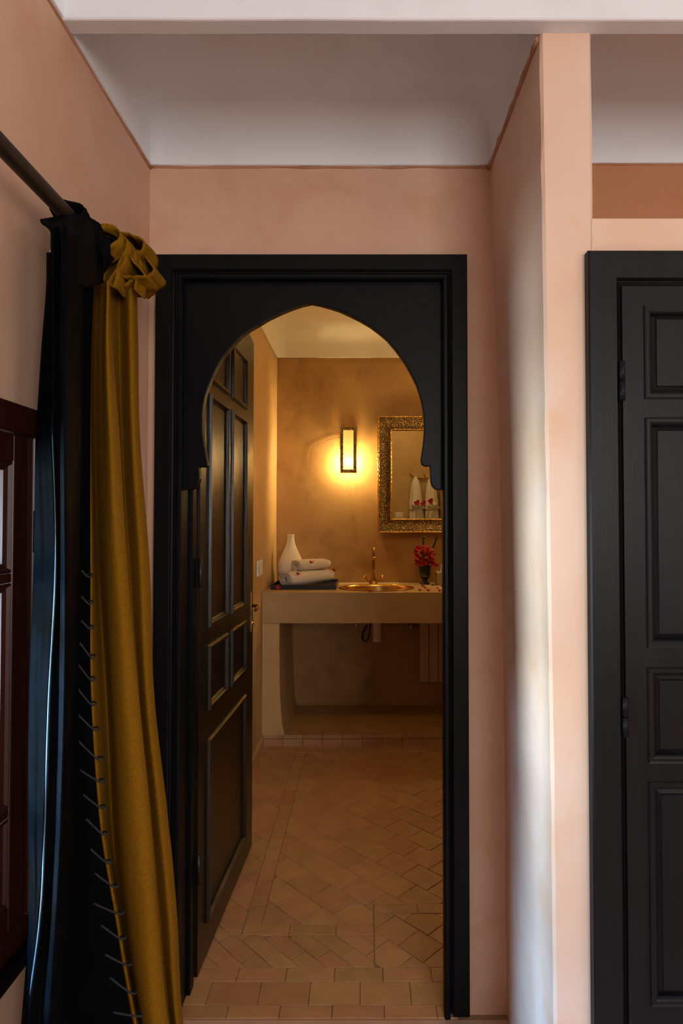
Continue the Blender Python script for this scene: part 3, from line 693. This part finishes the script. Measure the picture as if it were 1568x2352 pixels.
# tap
tx, ty = XP(857, 4.38), 4.385
TP = empty('tap', (tx, ty, CZ), 'tall aged brass mixer tap with two cross handles behind the basin', 'tap')
topz = ZP(1252, ty-.04)
MB().lathe([(0, 0), (.030, 0), (.030, .005), (.019, .012), (.016, .03), (.018, .04), (.013, .05), (.0115, .07)], (tx, ty, CZ), 24).build('base', M['old_brass'], TP)
pts = [(tx, ty, CZ+.05), (tx, ty, CZ+.12), (tx, ty, topz-.06)]
pts += [(tx, ty-.05+.05*cos(a), topz-.055+.05*sin(a)) for a in [pi*k/12 for k in range(0, 13)]]
pts += [(tx, ty-.102, topz-.075), (tx, ty-.103, topz-.085)]
MB().tube(pts, .0095, 14).tube([(tx, ty-.103, topz-.08), (tx, ty-.1035, topz-.1)], .0115, 14).build('spout', M['old_brass'], TP)
for sgn in (-1, 1):
    hx = tx+sgn*.075
    arm = MB().tube([(tx, ty, CZ+.018), (tx+sgn*.03, ty-.004, CZ+.024), (tx+sgn*.058, ty-.008, CZ+.046)], lambda t: .012-.003*t, 12).build('valve_arm', M['old_brass'], TP)
    c = Vector((tx+sgn*.066, ty-.012, CZ+.052)); dv = Vector((sgn*.6, -.35, .6)).normalized(); a = dv.cross(Vector((0, 1, 0))).normalized(); b = dv.cross(a)
    s = MB().tube([c-dv*.012, c+dv*.012], .0095, 12)
    for d in (a, -a, b, -b):
        s.tube([c, c+d*.02], .003, 8).lathe([(0, -.0045), (.0035, -.003), (.0048, 0), (.0035, .003), (0, .0045)], tuple(c+d*.022), 10)
    s.build('cross_handle', M['brass'], TP)

# ------------------------------------------------------------------ mirror
MY = 4.435
mx0, mx1, mz0, mz1 = XP(867, MY), XP(867, MY)+.66, ZP(1224, MY), ZP(956, MY); fw = .106
MR = empty('mirror', ((mx0+mx1)/2, MY+.04, mz0), 'rectangular wall mirror in a wide pierced brass frame', 'mirror')
def rect_rows(prof):
    r = [[(mx0+i, y, mz0+i) for i, y in prof], [(mx0+i, y, mz1-i) for i, y in prof], [(mx1-i, y, mz1-i) for i, y in prof], [(mx1-i, y, mz0+i) for i, y in prof]]; r.append(r[0]); return r
MB().grid(rect_rows([(.002, BY1-.006), (.002, MY), (.012, MY-.002), (.014, MY+.002), (fw-.018, MY+.012), (fw-.014, MY+.008), (fw-.004, MY+.008), (fw, MY+.03)]), False, False).build('frame', M['pierced'], MR)
MB().box(mx0+fw-.008, mx1-fw+.008, MY+.02, MY+.024, mz0+fw-.008, mz1-fw+.008).build('mirror_glass', M['mirror'], MR)
def rope(a, b, r, tw):
    a, b = Vector(a), Vector(b); L = (b-a).length; t = (b-a).normalized(); u = Vector((0, 1, 0)); v = t.cross(u); n = int(L/.004); rows = []
    for i in range(n+1):
        ph = i/n*L*tw
        rows.append([a+t*(L*i/n)+(u*cos(2*pi*j/16)+v*sin(2*pi*j/16))*r*(1+.16*cos(3*(2*pi*j/16-ph))) for j in range(16)])
    return rows
for ins, r, yy in ((.006, .0075, MY-.003), (fw-.009, .0065, MY+.006)):
    s = MB(); x0, x1, z0, z1 = mx0+ins, mx1-ins, mz0+ins, mz1-ins
    for p, q in (((x0, yy, z0), (x0, yy, z1)), ((x1, yy, z0), (x1, yy, z1)), ((x0, yy, z0), (x1, yy, z0)), ((x0, yy, z1), (x1, yy, z1))): s.grid(rope(p, q, r, 62), True, True, True)
    s.build('rope_border', M['brass'], MR)
# mitre seams
for xa, za, sx, sz in ((mx0, mz0, 1, 1), (mx0, mz1, 1, -1), (mx1, mz0, -1, 1), (mx1, mz1, -1, -1)):
    MB().tube([(xa+sx*.015, MY-.0005, za+sz*.015), (xa+sx*(fw-.016), MY+.009, za+sz*(fw-.016))], .003, 6).build('mitre_strip', M['old_brass'], MR)

# ------------------------------------------------------------------ wall lamp
ly = 4.395
lx0_, lx1_, lz0_, lz1_ = XP(781, ly), XP(818, ly), ZP(1085, ly), ZP(981, ly)
LP = empty('wall_lamp', ((lx0_+lx1_)/2, BY1-.01, lz0_), 'lit rectangular brass wall lamp with an opal front, left of the mirror', 'lamp')
s = MB(); b = .021
s.box(lx0_, lx0_+b, ly, ly+.006, lz0_, lz1_, .001); s.box(lx1_-b, lx1_, ly, ly+.006, lz0_, lz1_, .001)
s.box(lx0_+b, lx1_-b, ly, ly+.006, lz0_, lz0_+b, .001); s.box(lx0_+b, lx1_-b, ly, ly+.006, lz1_-b, lz1_, .001)
s.build('front_frame', M['pierced'], LP)
s = MB(); s.box(lx0_, lx1_, ly+.006, ly+.044, lz1_-.006, lz1_-.001)
s.box(lx0_, lx0_+.006, ly+.006, ly+.016, lz0_, lz1_); s.box(lx1_-.006, lx1_, ly+.006, ly+.016, lz0_, lz1_)
s.box(lx0_+.012, lx1_-.012, BY1-.012, BY1-.005, lz0_+.02, lz1_-.006)
s.box(lx0_, lx1_, ly+.006, ly+.040, lz0_, lz0_+.004)
for xs in (lx0_, lx1_-.003): s.box(xs, xs+.003, ly+.016, ly+.062, lz0_+.15, lz1_-.006)
s.build('housing', M['old_brass'], LP)
MB().box(lx0_+b-.004, lx1_-b+.004, ly+.007, ly+.010, lz0_+b-.004, lz1_-b+.004).build('opal_pane', M['opal'], LP)
MB().lathe([(0, 0), (.009, 0), (.009, -.03), (0, -.03)], ((lx0_+lx1_)/2, ly+.05, lz0_+.145), 14).build('bulb_socket', M['old_brass'], LP)
point('wall_lamp_light', ((lx0_+lx1_)/2, ly+.05, lz0_+.08), 8.5, WARM, .018)
point('bathroom_side_fill', (.79, 4.33, 1.9), 4, WARM, .03)  # added point light without a fitting, brightens the bathroom from the right
# added fill light high up in the bathroom, stands for no known lamp
point('bathroom_fill_light', (.25, 2.75, 2.60), 3.2, WARM, .05)

# ------------------------------------------------------------------ things on the counter
ty0, ty1 = 4.0, 4.42
tX0, tX1 = XP(625.5, ty0)-.012, XP(771.5, ty0)
TR = empty('tray', ((tX0+tX1)/2, ty0, CZ), 'black lacquered tray on the left end of the counter', 'tray')
MB().box(tX0+.006, tX1-.006, ty0+.006, ty1-.006, CZ+.0005, CZ+.008).build('tray_base', M['tray'], TR)
s = MB(); H = .031
s.box(tX0, tX1, ty0, ty0+.008, CZ+.0005, CZ+H, .001); s.box(tX0, tX1, ty1-.008, ty1, CZ+.0005, CZ+H, .001)
s.box(tX0, tX0+.008, ty0+.008, ty1-.008, CZ+.0005, CZ+H, .001); s.box(tX1-.008, tX1, ty0+.008, ty1-.008, CZ+.0005, CZ+H, .001)
s.build('tray_rim', M['tray'], TR)
vy = 4.315; vx = XP(667.5, vy); vb = CZ+.0085; vt = ZP(1228, vy); h = vt-vb
V = [(0, 0), (.040, .0), (.058, .006), (.074, .03), (.088, .07), (.0935, .10), (.091, .13), (.082, .165), (.066, .20), (.05, .235), (.036, .268), (.028, .295), (.0245, .32), (.0245, .335), (.026, .343), (.0255, .347), (.021, .347), (.019, .335), (.019, .3)]
vo = MB().lathe([(r, z/.347*h) for r, z in catmull(V, 60)], (vx, vy, vb), 48).build('vase', M['ceramic']); tag(vo, 'tall white teardrop ceramic vase standing at the back of the tray', 'vase')
def towel(name, c, length, wd, ht, ang, pit, label, grp):
    """rolled and folded towel: body of layered spiral cross-section"""
    e = empty(name, c, label, 'towel', grp); R = Matrix.Translation(Vector(c)) @ Matrix.Rotation(ang, 4, 'Z') @ Matrix.Rotation(pit, 4, 'Y')
    def sec(a, k, ht_):
        ca, sa = cos(a), sin(a); n_ = 2.6
        return (math.copysign(abs(ca)**(2/n_), ca)*wd/2*k, math.copysign(abs(sa)**(2/n_), sa)*ht_/2*k+ht/2)
    rows = []
    for i in range(26):
        t = i/25; k = 1 if t < .8 else math.sqrt(max(0, 1-((t-.8)/.2)**2))
        k = max(k, .02)*(1 if t > .04 else .965+.035*t/.04)
        rows.append([R @ Vector((t*length, (lambda q: q[0])(sec(2*pi*j/40, k, ht*(1+.08*sin(t*5)))), (lambda q: q[1])(sec(2*pi*j/40, k, ht*(1+.08*sin(t*5))))+.0022*noise.noise(Vector((t*9, j*.4, c[0]*9))))) for j in range(40)])
    MB().grid(rows, True, True).build('body', M['towel'], e)
    s = MB(); turns = 3.0; N_ = 130
    sp = []
    for i in range(N_):
        t = i/(N_-1); k = .95-.68*t; a = -pi/2+turns*2*pi*t
        y, z = sec(a, k, ht); sp.append((y+.003*sin(t*23), ht/2+(z-ht/2)*1.0+.0025*sin(t*17)))
    rows = [[R @ Vector((x, y, z)) for y, z in sp] for x in (-.006, -.003, .006, .02)]
    s.grid(rows).build('folded_end', M['towel'], e, recalc=False, solid=.0075)
    return e
tw1 = towel('towel', (-.525, 4.075, CZ+.018), .375, .165, .088, radians(38), radians(-2.4), 'thick white towel, lower of the folded pair on the tray', 'folded towels on the tray')
tw2 = towel('towel', (-.462, 4.135, CZ+.114), .26, .13, .07, radians(36), radians(-1.5), 'smaller white towel, upper of the folded pair beside the vase', 'folded towels on the tray')
# blossoms
def blossom(c, r, parent=None, name='petal', seed=0, tilt=.5):
    rnd = random.Random(seed); s = MB()
    for k in range(3):
        a = k*2*pi/3+rnd.uniform(-.3, .3); rows = []
        for i in range(6):
            t = i/5; wdt = r*1.15*(sin(pi*min(1, t*.86+.08))**.6)
            rows.append([Vector(c)+Matrix.Rotation(a, 3, 'Z') @ Vector((t*r, j*wdt/2, (tilt*r*t*t*1.4)+.12*r*abs(j)+.05*r*sin(5*t+j))) for j in (-1, -.5, 0, .5, 1)])
        s.grid(rows)
    return s.build(name, M['petal'], parent, recalc=False, solid=.0012)
def rest(px, py, z, seed, r, label, tilt=.9):
    p = PZ(px, py, z); o = blossom((p.x, p.y, z+.0015), r, None, 'flower_petal', seed, tilt); tag(o, label, 'petal', 'loose red petals'); return o
CT_ = CZ
b1_ = blossom(P(715, 1294, 4.13), .016, None, 'flower_petal', 1, .8); tag(b1_, 'red bougainvillea petal lying on top of the upper towel', 'petal', 'loose red petals')
b2_ = blossom(P(686, 1320, 4.04), .017, None, 'flower_petal', 2, .6); tag(b2_, 'red bougainvillea petal on the lower towel near its folded end', 'petal', 'loose red petals')
b3_ = blossom(P(768, 1312, 4.22), .016, None, 'flower_petal', 3, .9); tag(b3_, 'red bougainvillea petal at the right end of the towels', 'petal', 'loose red petals')
rest(638, 1356, CT_, 4, .018, 'red petal on the counter edge in front of the tray', 1.2)
rest(850, 1359.5, CT_, 5, .016, 'red petal at the front rim of the brass basin', .4)
for i, (px, py, lb) in enumerate([(971, 1348, 'red petal just below the dark urn'), (976, 1352, 'red petal close behind the front row, right of the basin'), (964.5, 1358, 'red petal on the counter edge, nearest the basin on its right'),
        (983.5, 1358, 'red petal in the middle of the front row at the counter edge'), (992.5, 1346, 'tiny red petal between the urn and the tissue box'),
        (1004.6, 1352.5, 'small red petal in front of the tissue box'), (1009.5, 1359, 'red petal at the counter edge beside the door frame'), (1016, 1349, 'red petal beside the tissue box, half hidden by the door frame')]):
    rest(px, py, CT_, 20+i, .0125 if i not in (4, 5) else .009, lb, .7)
# urn with bouquet
uy = PZ(975, 1341, CZ).y; uy = min(uy, 4.36); ux = XP(975, uy)
U = [(0, 0), (.036, 0), (.037, .006), (.028, .012), (.017, .022), (.018, .032), (.034, .05), (.041, .058), (.042, .062), (.039, .064), (.039, .10), (.042, .118), (.046, .128), (.046, .132), (.040, .132), (.036, .12), (.034, .07), (0, .06)]
ur = empty('urn', (ux, uy, CZ), 'small dark footed urn holding red blossoms on the counter', 'vase')
MB().lathe(U, (ux, uy, CZ+.0006), 36).build('body', M['urn'], ur)
MB().lathe([(.0415, .056), (.0432, .059), (.0415, .062)], (ux, uy, CZ+.0006), 36).build('brass_band', M['old_brass'], ur)
BQ = empty('flower_bouquet', (ux, uy, CZ+.09), 'dense bunch of red bougainvillea blossoms in the dark urn', 'flowers')
fl = [(957, 1268), (966, 1263), (976, 1261), (985, 1265), (990, 1274), (960, 1278), (970, 1271), (980, 1275), (987, 1283), (959, 1289), (967, 1284), (976, 1286), (983, 1290), (990, 1289), (971, 1292), (956, 1275), (963, 1291), (998, 1296), (993, 1292), (982, 1268), (961, 1262)]
for k, (px, py) in enumerate(fl):
    rnd = random.Random(k); d = Vector(((px-973)/40, -.6, (1280-py)/40)); c = P(px, py, uy-.025+rnd.uniform(-.014, .016)) if k != 17 else P(px, py, uy-.03)
    o = blossom((0, 0, 0), .021, BQ, 'blossom', k, .8); o.matrix_parent_inverse = Matrix.Identity(4)
    o.matrix_world = Matrix.Translation(c) @ d.normalized().to_track_quat('Z', 'Y').to_matrix().to_4x4()
s = MB()
for k in range(12):
    px, py = fl[k]; s.tube([(ux+random.uniform(-.01, .01), uy, CZ+.07), (ux+(P(px, py, uy).x-ux)*.4, uy-.006, CZ+.135), P(px, py, uy-.02)], .0013, 5)
s.tube([(ux+.01, uy-.005, CZ+.1), (ux+.03, uy-.02, CZ+.14), P(996, 1291, uy-.03)], .0013, 5)
s.build('stems', M['leaf'], BQ)
def sprig(pts, label, seed):
    rnd = random.Random(seed); s = MB(); pp = [P(x, y, uy+d) for x, y, d in pts]; cp = catmull([tuple(p) for p in pp], 26)
    s.tube(cp, lambda t: .0016*(1-.6*t), 5)
    for i in range(7, 26):
        for q in range(7):
            a = rnd.uniform(0, 2*pi); d = Vector((cos(a), sin(a), 1.1+rnd.uniform(-.2, .5))).normalized(); ln = .036*(1-.45*(i/26)); p = Vector(cp[i])
            sd = d.cross(Vector((0, 0, 1))).normalized()*.0022
            s.add([p-sd, p+d*ln*.5-sd*1.3, p+d*ln, p+d*ln*.5+sd*1.3, p+sd], [(0, 1, 2, 3, 4)])
    tag(s.build('rosemary_sprig', M['leaf'], recalc=False), label, 'sprig', 'green sprigs in the urn')
sprig([(974, 1318, 0), (973, 1290, 0), (971, 1262, 0), (972, 1236, -.005)], 'upright green needle-leaved sprig above the middle of the red blossoms', 3)
sprig([(977, 1318, 0), (984, 1290, .012), (993, 1264, .015), (1002, 1237, .01)], 'green sprig leaning right out of the urn behind the blossoms', 4)
# tissue box
by_ = min(PZ(1004, 1343, CZ).y, 4.27); bx_ = XP(1003, by_)
TB = empty('tissue_box', (bx_+.06, by_, CZ), 'olive cube tissue box beside the urn, partly behind the door frame', 'box')
hz = ZP(1315, by_)-CZ
MB().box(bx_, bx_+.12, by_, by_+.12, CZ+.0006, CZ+hz, .003).build('box_body', M['box'], TB)
rows = [[(bx_+.03+.06*t+.006*sin(9*t+q), by_+.055+.012*sin(t*11+k)+.006*k, CZ+hz-.002+(.055*(k/4))*(1-.5*abs(t-.3))) for t in [j/14 for j in range(15)]] for k, q in ((0, 0), (1, .4), (2, .7), (3, 1.1), (4, 1.6))]
MB().grid(rows).build('tissue', M['scrap'], TB, recalc=False, solid=.001)

# ------------------------------------------------------------------ under the counter
ty2 = 4.15; tX = XP(865.5, ty2); zb = ZP(1474, ty2)
TRP = empty('drain_trap', (tX, ty2, zb), 'white bottle trap hanging under the counter', 'pipe')
MB().lathe([(0, 0), (.024, 0), (.030, .004), (.031, .014), (.0295, .017), (.0295, CZB-zb-.03), (.033, CZB-zb-.028), (.033, CZB-zb-.008), (.028, CZB-zb-.002), (.02, CZB-zb+.05)], (tX, ty2, zb), 28).build('trap_cup', M['pvc'], TRP)
MB().tube([(tX, ty2+.02, CZB-.05), (tX, ty2+.15, CZB-.05), (tX, BY1-.01, CZB-.055)], .014, 12).build('outlet_pipe', M['pvc'], TRP)
hs = MB().tube(catmull([tuple(P(x, y, Y)) for x, y, Y in ((850, 1425, 4.2), (849, 1445, 4.2), (846, 1466, 4.22), (838, 1473, 4.26), (832, 1464, 4.32), (836, 1448, 4.4), (842, 1437, 4.47))], 30), .006, 10).build('supply_hose', M['hose']); tag(hs, 'dark looped water hose left of the white trap', 'hose')
kn = empty('shutoff_valve', P(818, 1434, 4.2), 'small chrome shut-off valve under the counter left of the trap', 'valve')
p = P(818, 1434, 4.2)
s = MB(); s.lathe([(0, -.009), (.006, -.008), (.010, -.004), (.011, 0), (.010, .004), (.006, .008), (0, .009)], tuple(p), 16)
for k in range(4): a = k*pi/2; s.tube([p, p+Vector((cos(a)*.016, -.004, sin(a)*.016))], .0038, 8)
s.build('valve_handle', M['chrome'], kn); MB().tube([p, (p.x, BY1-.008, p.z)], .006, 10).build('valve_stem', M['chrome'], kn)
MB().lathe([(0, -.008), (.008, -.006), (.008, .006), (0, .008)], tuple(P(878, 1434, 4.2)), 12).build('valve_nut', M['old_brass'], kn)
ry = 4.38; rx0 = XP(962.5, ry); rz0 = ZP(1567, ry)
RD = empty('radiator', (rx0+.25, ry, rz0), 'ochre painted panel radiator on the wall under the counter', 'radiator')
x = rx0
for k in range(6):
    MB().box(x+.0015, x+.066, ry, ry+.045, rz0, CZB-.02, .004).build('radiator_section', M['radiator'], RD); x += .0675
for za in (rz0+.05, CZB-.08): MB().box(rx0+.02, x-.02, ry+.04, BY1-.01, za, za+.03).build('manifold', M['radiator'], RD)
pv = P(942, 1438, 4.40); MB().tube([pv, (rx0+.01, ry+.02, pv.z)], .008, 10).tube([(pv.x, pv.y-.02, pv.z), (pv.x, BY1-.008, pv.z)], .011, 12).build('radiator_valve', M['old_brass'], RD)
pv = P(960, 1560, 4.40); MB().tube([(pv.x, pv.y-.002, pv.z), (rx0+.02, ry+.02, pv.z)], .006, 10).build('vent_plug', M['old_brass'], RD)

# wall socket on the left wall
sy_ = F*.645/(838-597); sz_ = ZP(1304, sy_)
SK = empty('wall_socket', (BX0+.006, sy_, sz_), 'white socket plate on the left bathroom wall near the counter', 'socket')
MB().box(BX0+.002, BX0+.013, sy_-.10, sy_+.06, sz_-.047, sz_+.047, .003).build('plate', M['plastic'], SK)
MB().box(BX0+.013, BX0+.017, sy_-.03, sy_+.035, sz_-.028, sz_+.03, .0015).build('rocker', M['plastic'], SK)
s = MB(); s.lathe([(0, 0), (.018, 0), (.019, .002), (.021, .002)], (0, 0, 0), 20); o = s.build('outlet', M['plastic'], SK); o.matrix_parent_inverse = Matrix.Identity(4)
o.matrix_world = Matrix.Translation((BX0+.0135, sy_-.065, sz_)) @ Matrix.Rotation(pi/2, 4, 'Y')

# ------------------------------------------------------------------ robes seen in the mirror
def PM(px, py, Y):      # real position of a thing of the front wall whose image lies at this pixel
    return P(px, py, 2*(MY+.02)-Y)
RYW = BY0+.012
def world(px, py, off): q = PM(px, py, RYW+off); return Vector((q.x, RYW+off, q.z))
hk = empty('robe_hook', world(966, 1098, .0), 'brass antler-shaped hook on the wall, seen in the mirror', 'hook')
def wp(l): return [world(*q) for q in l]
MB().tube(catmull([tuple(v) for v in wp([(940, 1087, .05), (948, 1095, .05), (962, 1099, .035), (975, 1098, .035), (988, 1097, .05), (1000, 1088, .05)])], 30), lambda t: .0035+.006*sin(pi*t)**.5, 10).build('antler', M['old_brass'], hk)
MB().tube(catmull([tuple(v) for v in wp([(977, 1100, .03), (976, 1094, .045), (972, 1088, .05)])], 10), lambda t: .007*(1-.5*t), 8).build('tine', M['old_brass'], hk)
MB().tube(wp([(968, 1098, .002), (968, 1098, .04)]), .012, 10).build('mount', M['old_brass'], hk)
def robe(px, label, dpx=0):
    c = world(px, 1094, .05); e = empty('bathrobe', c, label, 'bathrobe', 'bathrobes on the hook')
    prof = [(1094, 2.5), (1098, 4), (1106, 8), (1120, 11.5), (1140, 13.5), (1155, 15), (1163, 15), (1169, 14), (1180, 15.5), (1195, 16), (1230, 16), (1290, 16), (1310, 16)]
    rows = []
    for y, hw in catmull(prof, 60):
        cc = world(px+(y-1094)*.03, y, .075); cc.y = RYW+.075
        hwm = hw/202*1.0
        row = []
        for j in range(40):
            a = 2*pi*j/40; f = 1+.07*sin(5*a+y*.02)+.05*sin(9*a)*min(1, (y-1094)/90)
            row.append((cc.x+hwm*f*cos(a), max(RYW+.004, cc.y+min(.065, hwm*.8)*f*sin(a)), cc.z))
        rows.append(row)
    MB().grid(rows, True, True, True).build('robe_body', M['robe'], e)
    rows = MB(); z0 = world(px, 1168, 0).z
    path = [(world(px+2, 1168, 0).x+.073*cos(a), max(RYW+.01, RYW+.075+.071*sin(a)), z0+.006*sin(2*a)) for a in [2*pi*k/30 for k in range(31)]]
    MB().tube(path, .017, 10, flat=.8).build('belt', M['robe'], e)
    for dx, dy in ((-7, -10), (8, -9)):
        MB().tube(catmull([tuple(world(px+2, 1168, .15)), tuple(world(px+2+dx*.5, 1168+dy*.7, .17)), tuple(world(px+2+dx, 1168+dy, .16)), tuple(world(px+2+dx*1.5, 1168+dy*.3, .15))], 14), lambda t: .012+.012*sin(pi*t), 10).build('belt_bow', M['robe'], e)
    MB().tube(catmull([tuple(world(px+2, 1168, .15)), tuple(world(px, 1182, .155)), tuple(world(px-1, 1215, .15)), tuple(world(px+1, 1240, .15))], 14), .012, 8, flat=.6).build('belt_end', M['robe'], e)
    # collar fold
    MB().tube(catmull([tuple(world(px-6, 1160, .135)), tuple(world(px-4, 1125, .12)), tuple(world(px+1, 1108, .1)), tuple(world(px+6, 1125, .12)), tuple(world(px+8, 1160, .135))], 24), .010, 8).build('collar', M['robe'], e)
    return e
robe(954, 'white hooded bathrobe with tied belt, left one reflected in the mirror')
robe(990, 'white hooded bathrobe with tied belt, right one reflected in the mirror')
for k, (px, py, lb) in enumerate(((957, 1156, 'red blossom tucked in the belt of the left bathrobe'), (972, 1158, 'red blossom on the side of the left bathrobe'), (989, 1153, 'red blossom tucked in the belt of the right bathrobe'))):
    c = world(px, py, .19); o = blossom((0, 0, 0), .034, None, 'flower_blossom', 60+k, .6); o.matrix_world = Matrix.Translation(c) @ Vector((0, 1, .4)).to_track_quat('Z', 'Y').to_matrix().to_4x4()
    tag(o, lb, 'flower', 'red blossoms on the bathrobes')
c = world(916.5, 1185, 0)
SW = empty('light_switch', c, 'cream switch plate on the wall, seen in the mirror', 'switch')
MB().box(c.x-.045, c.x+.045, RYW+.001, RYW+.012, c.z-.045, c.z+.045, .003).build('plate', M['plastic'], SW)
for k in (-1, 1): MB().box(c.x+k*.018-.014, c.x+k*.018+.014, RYW+.012, RYW+.017, c.z-.02, c.z+.024, .0015).build('rocker', M['plastic'], SW)
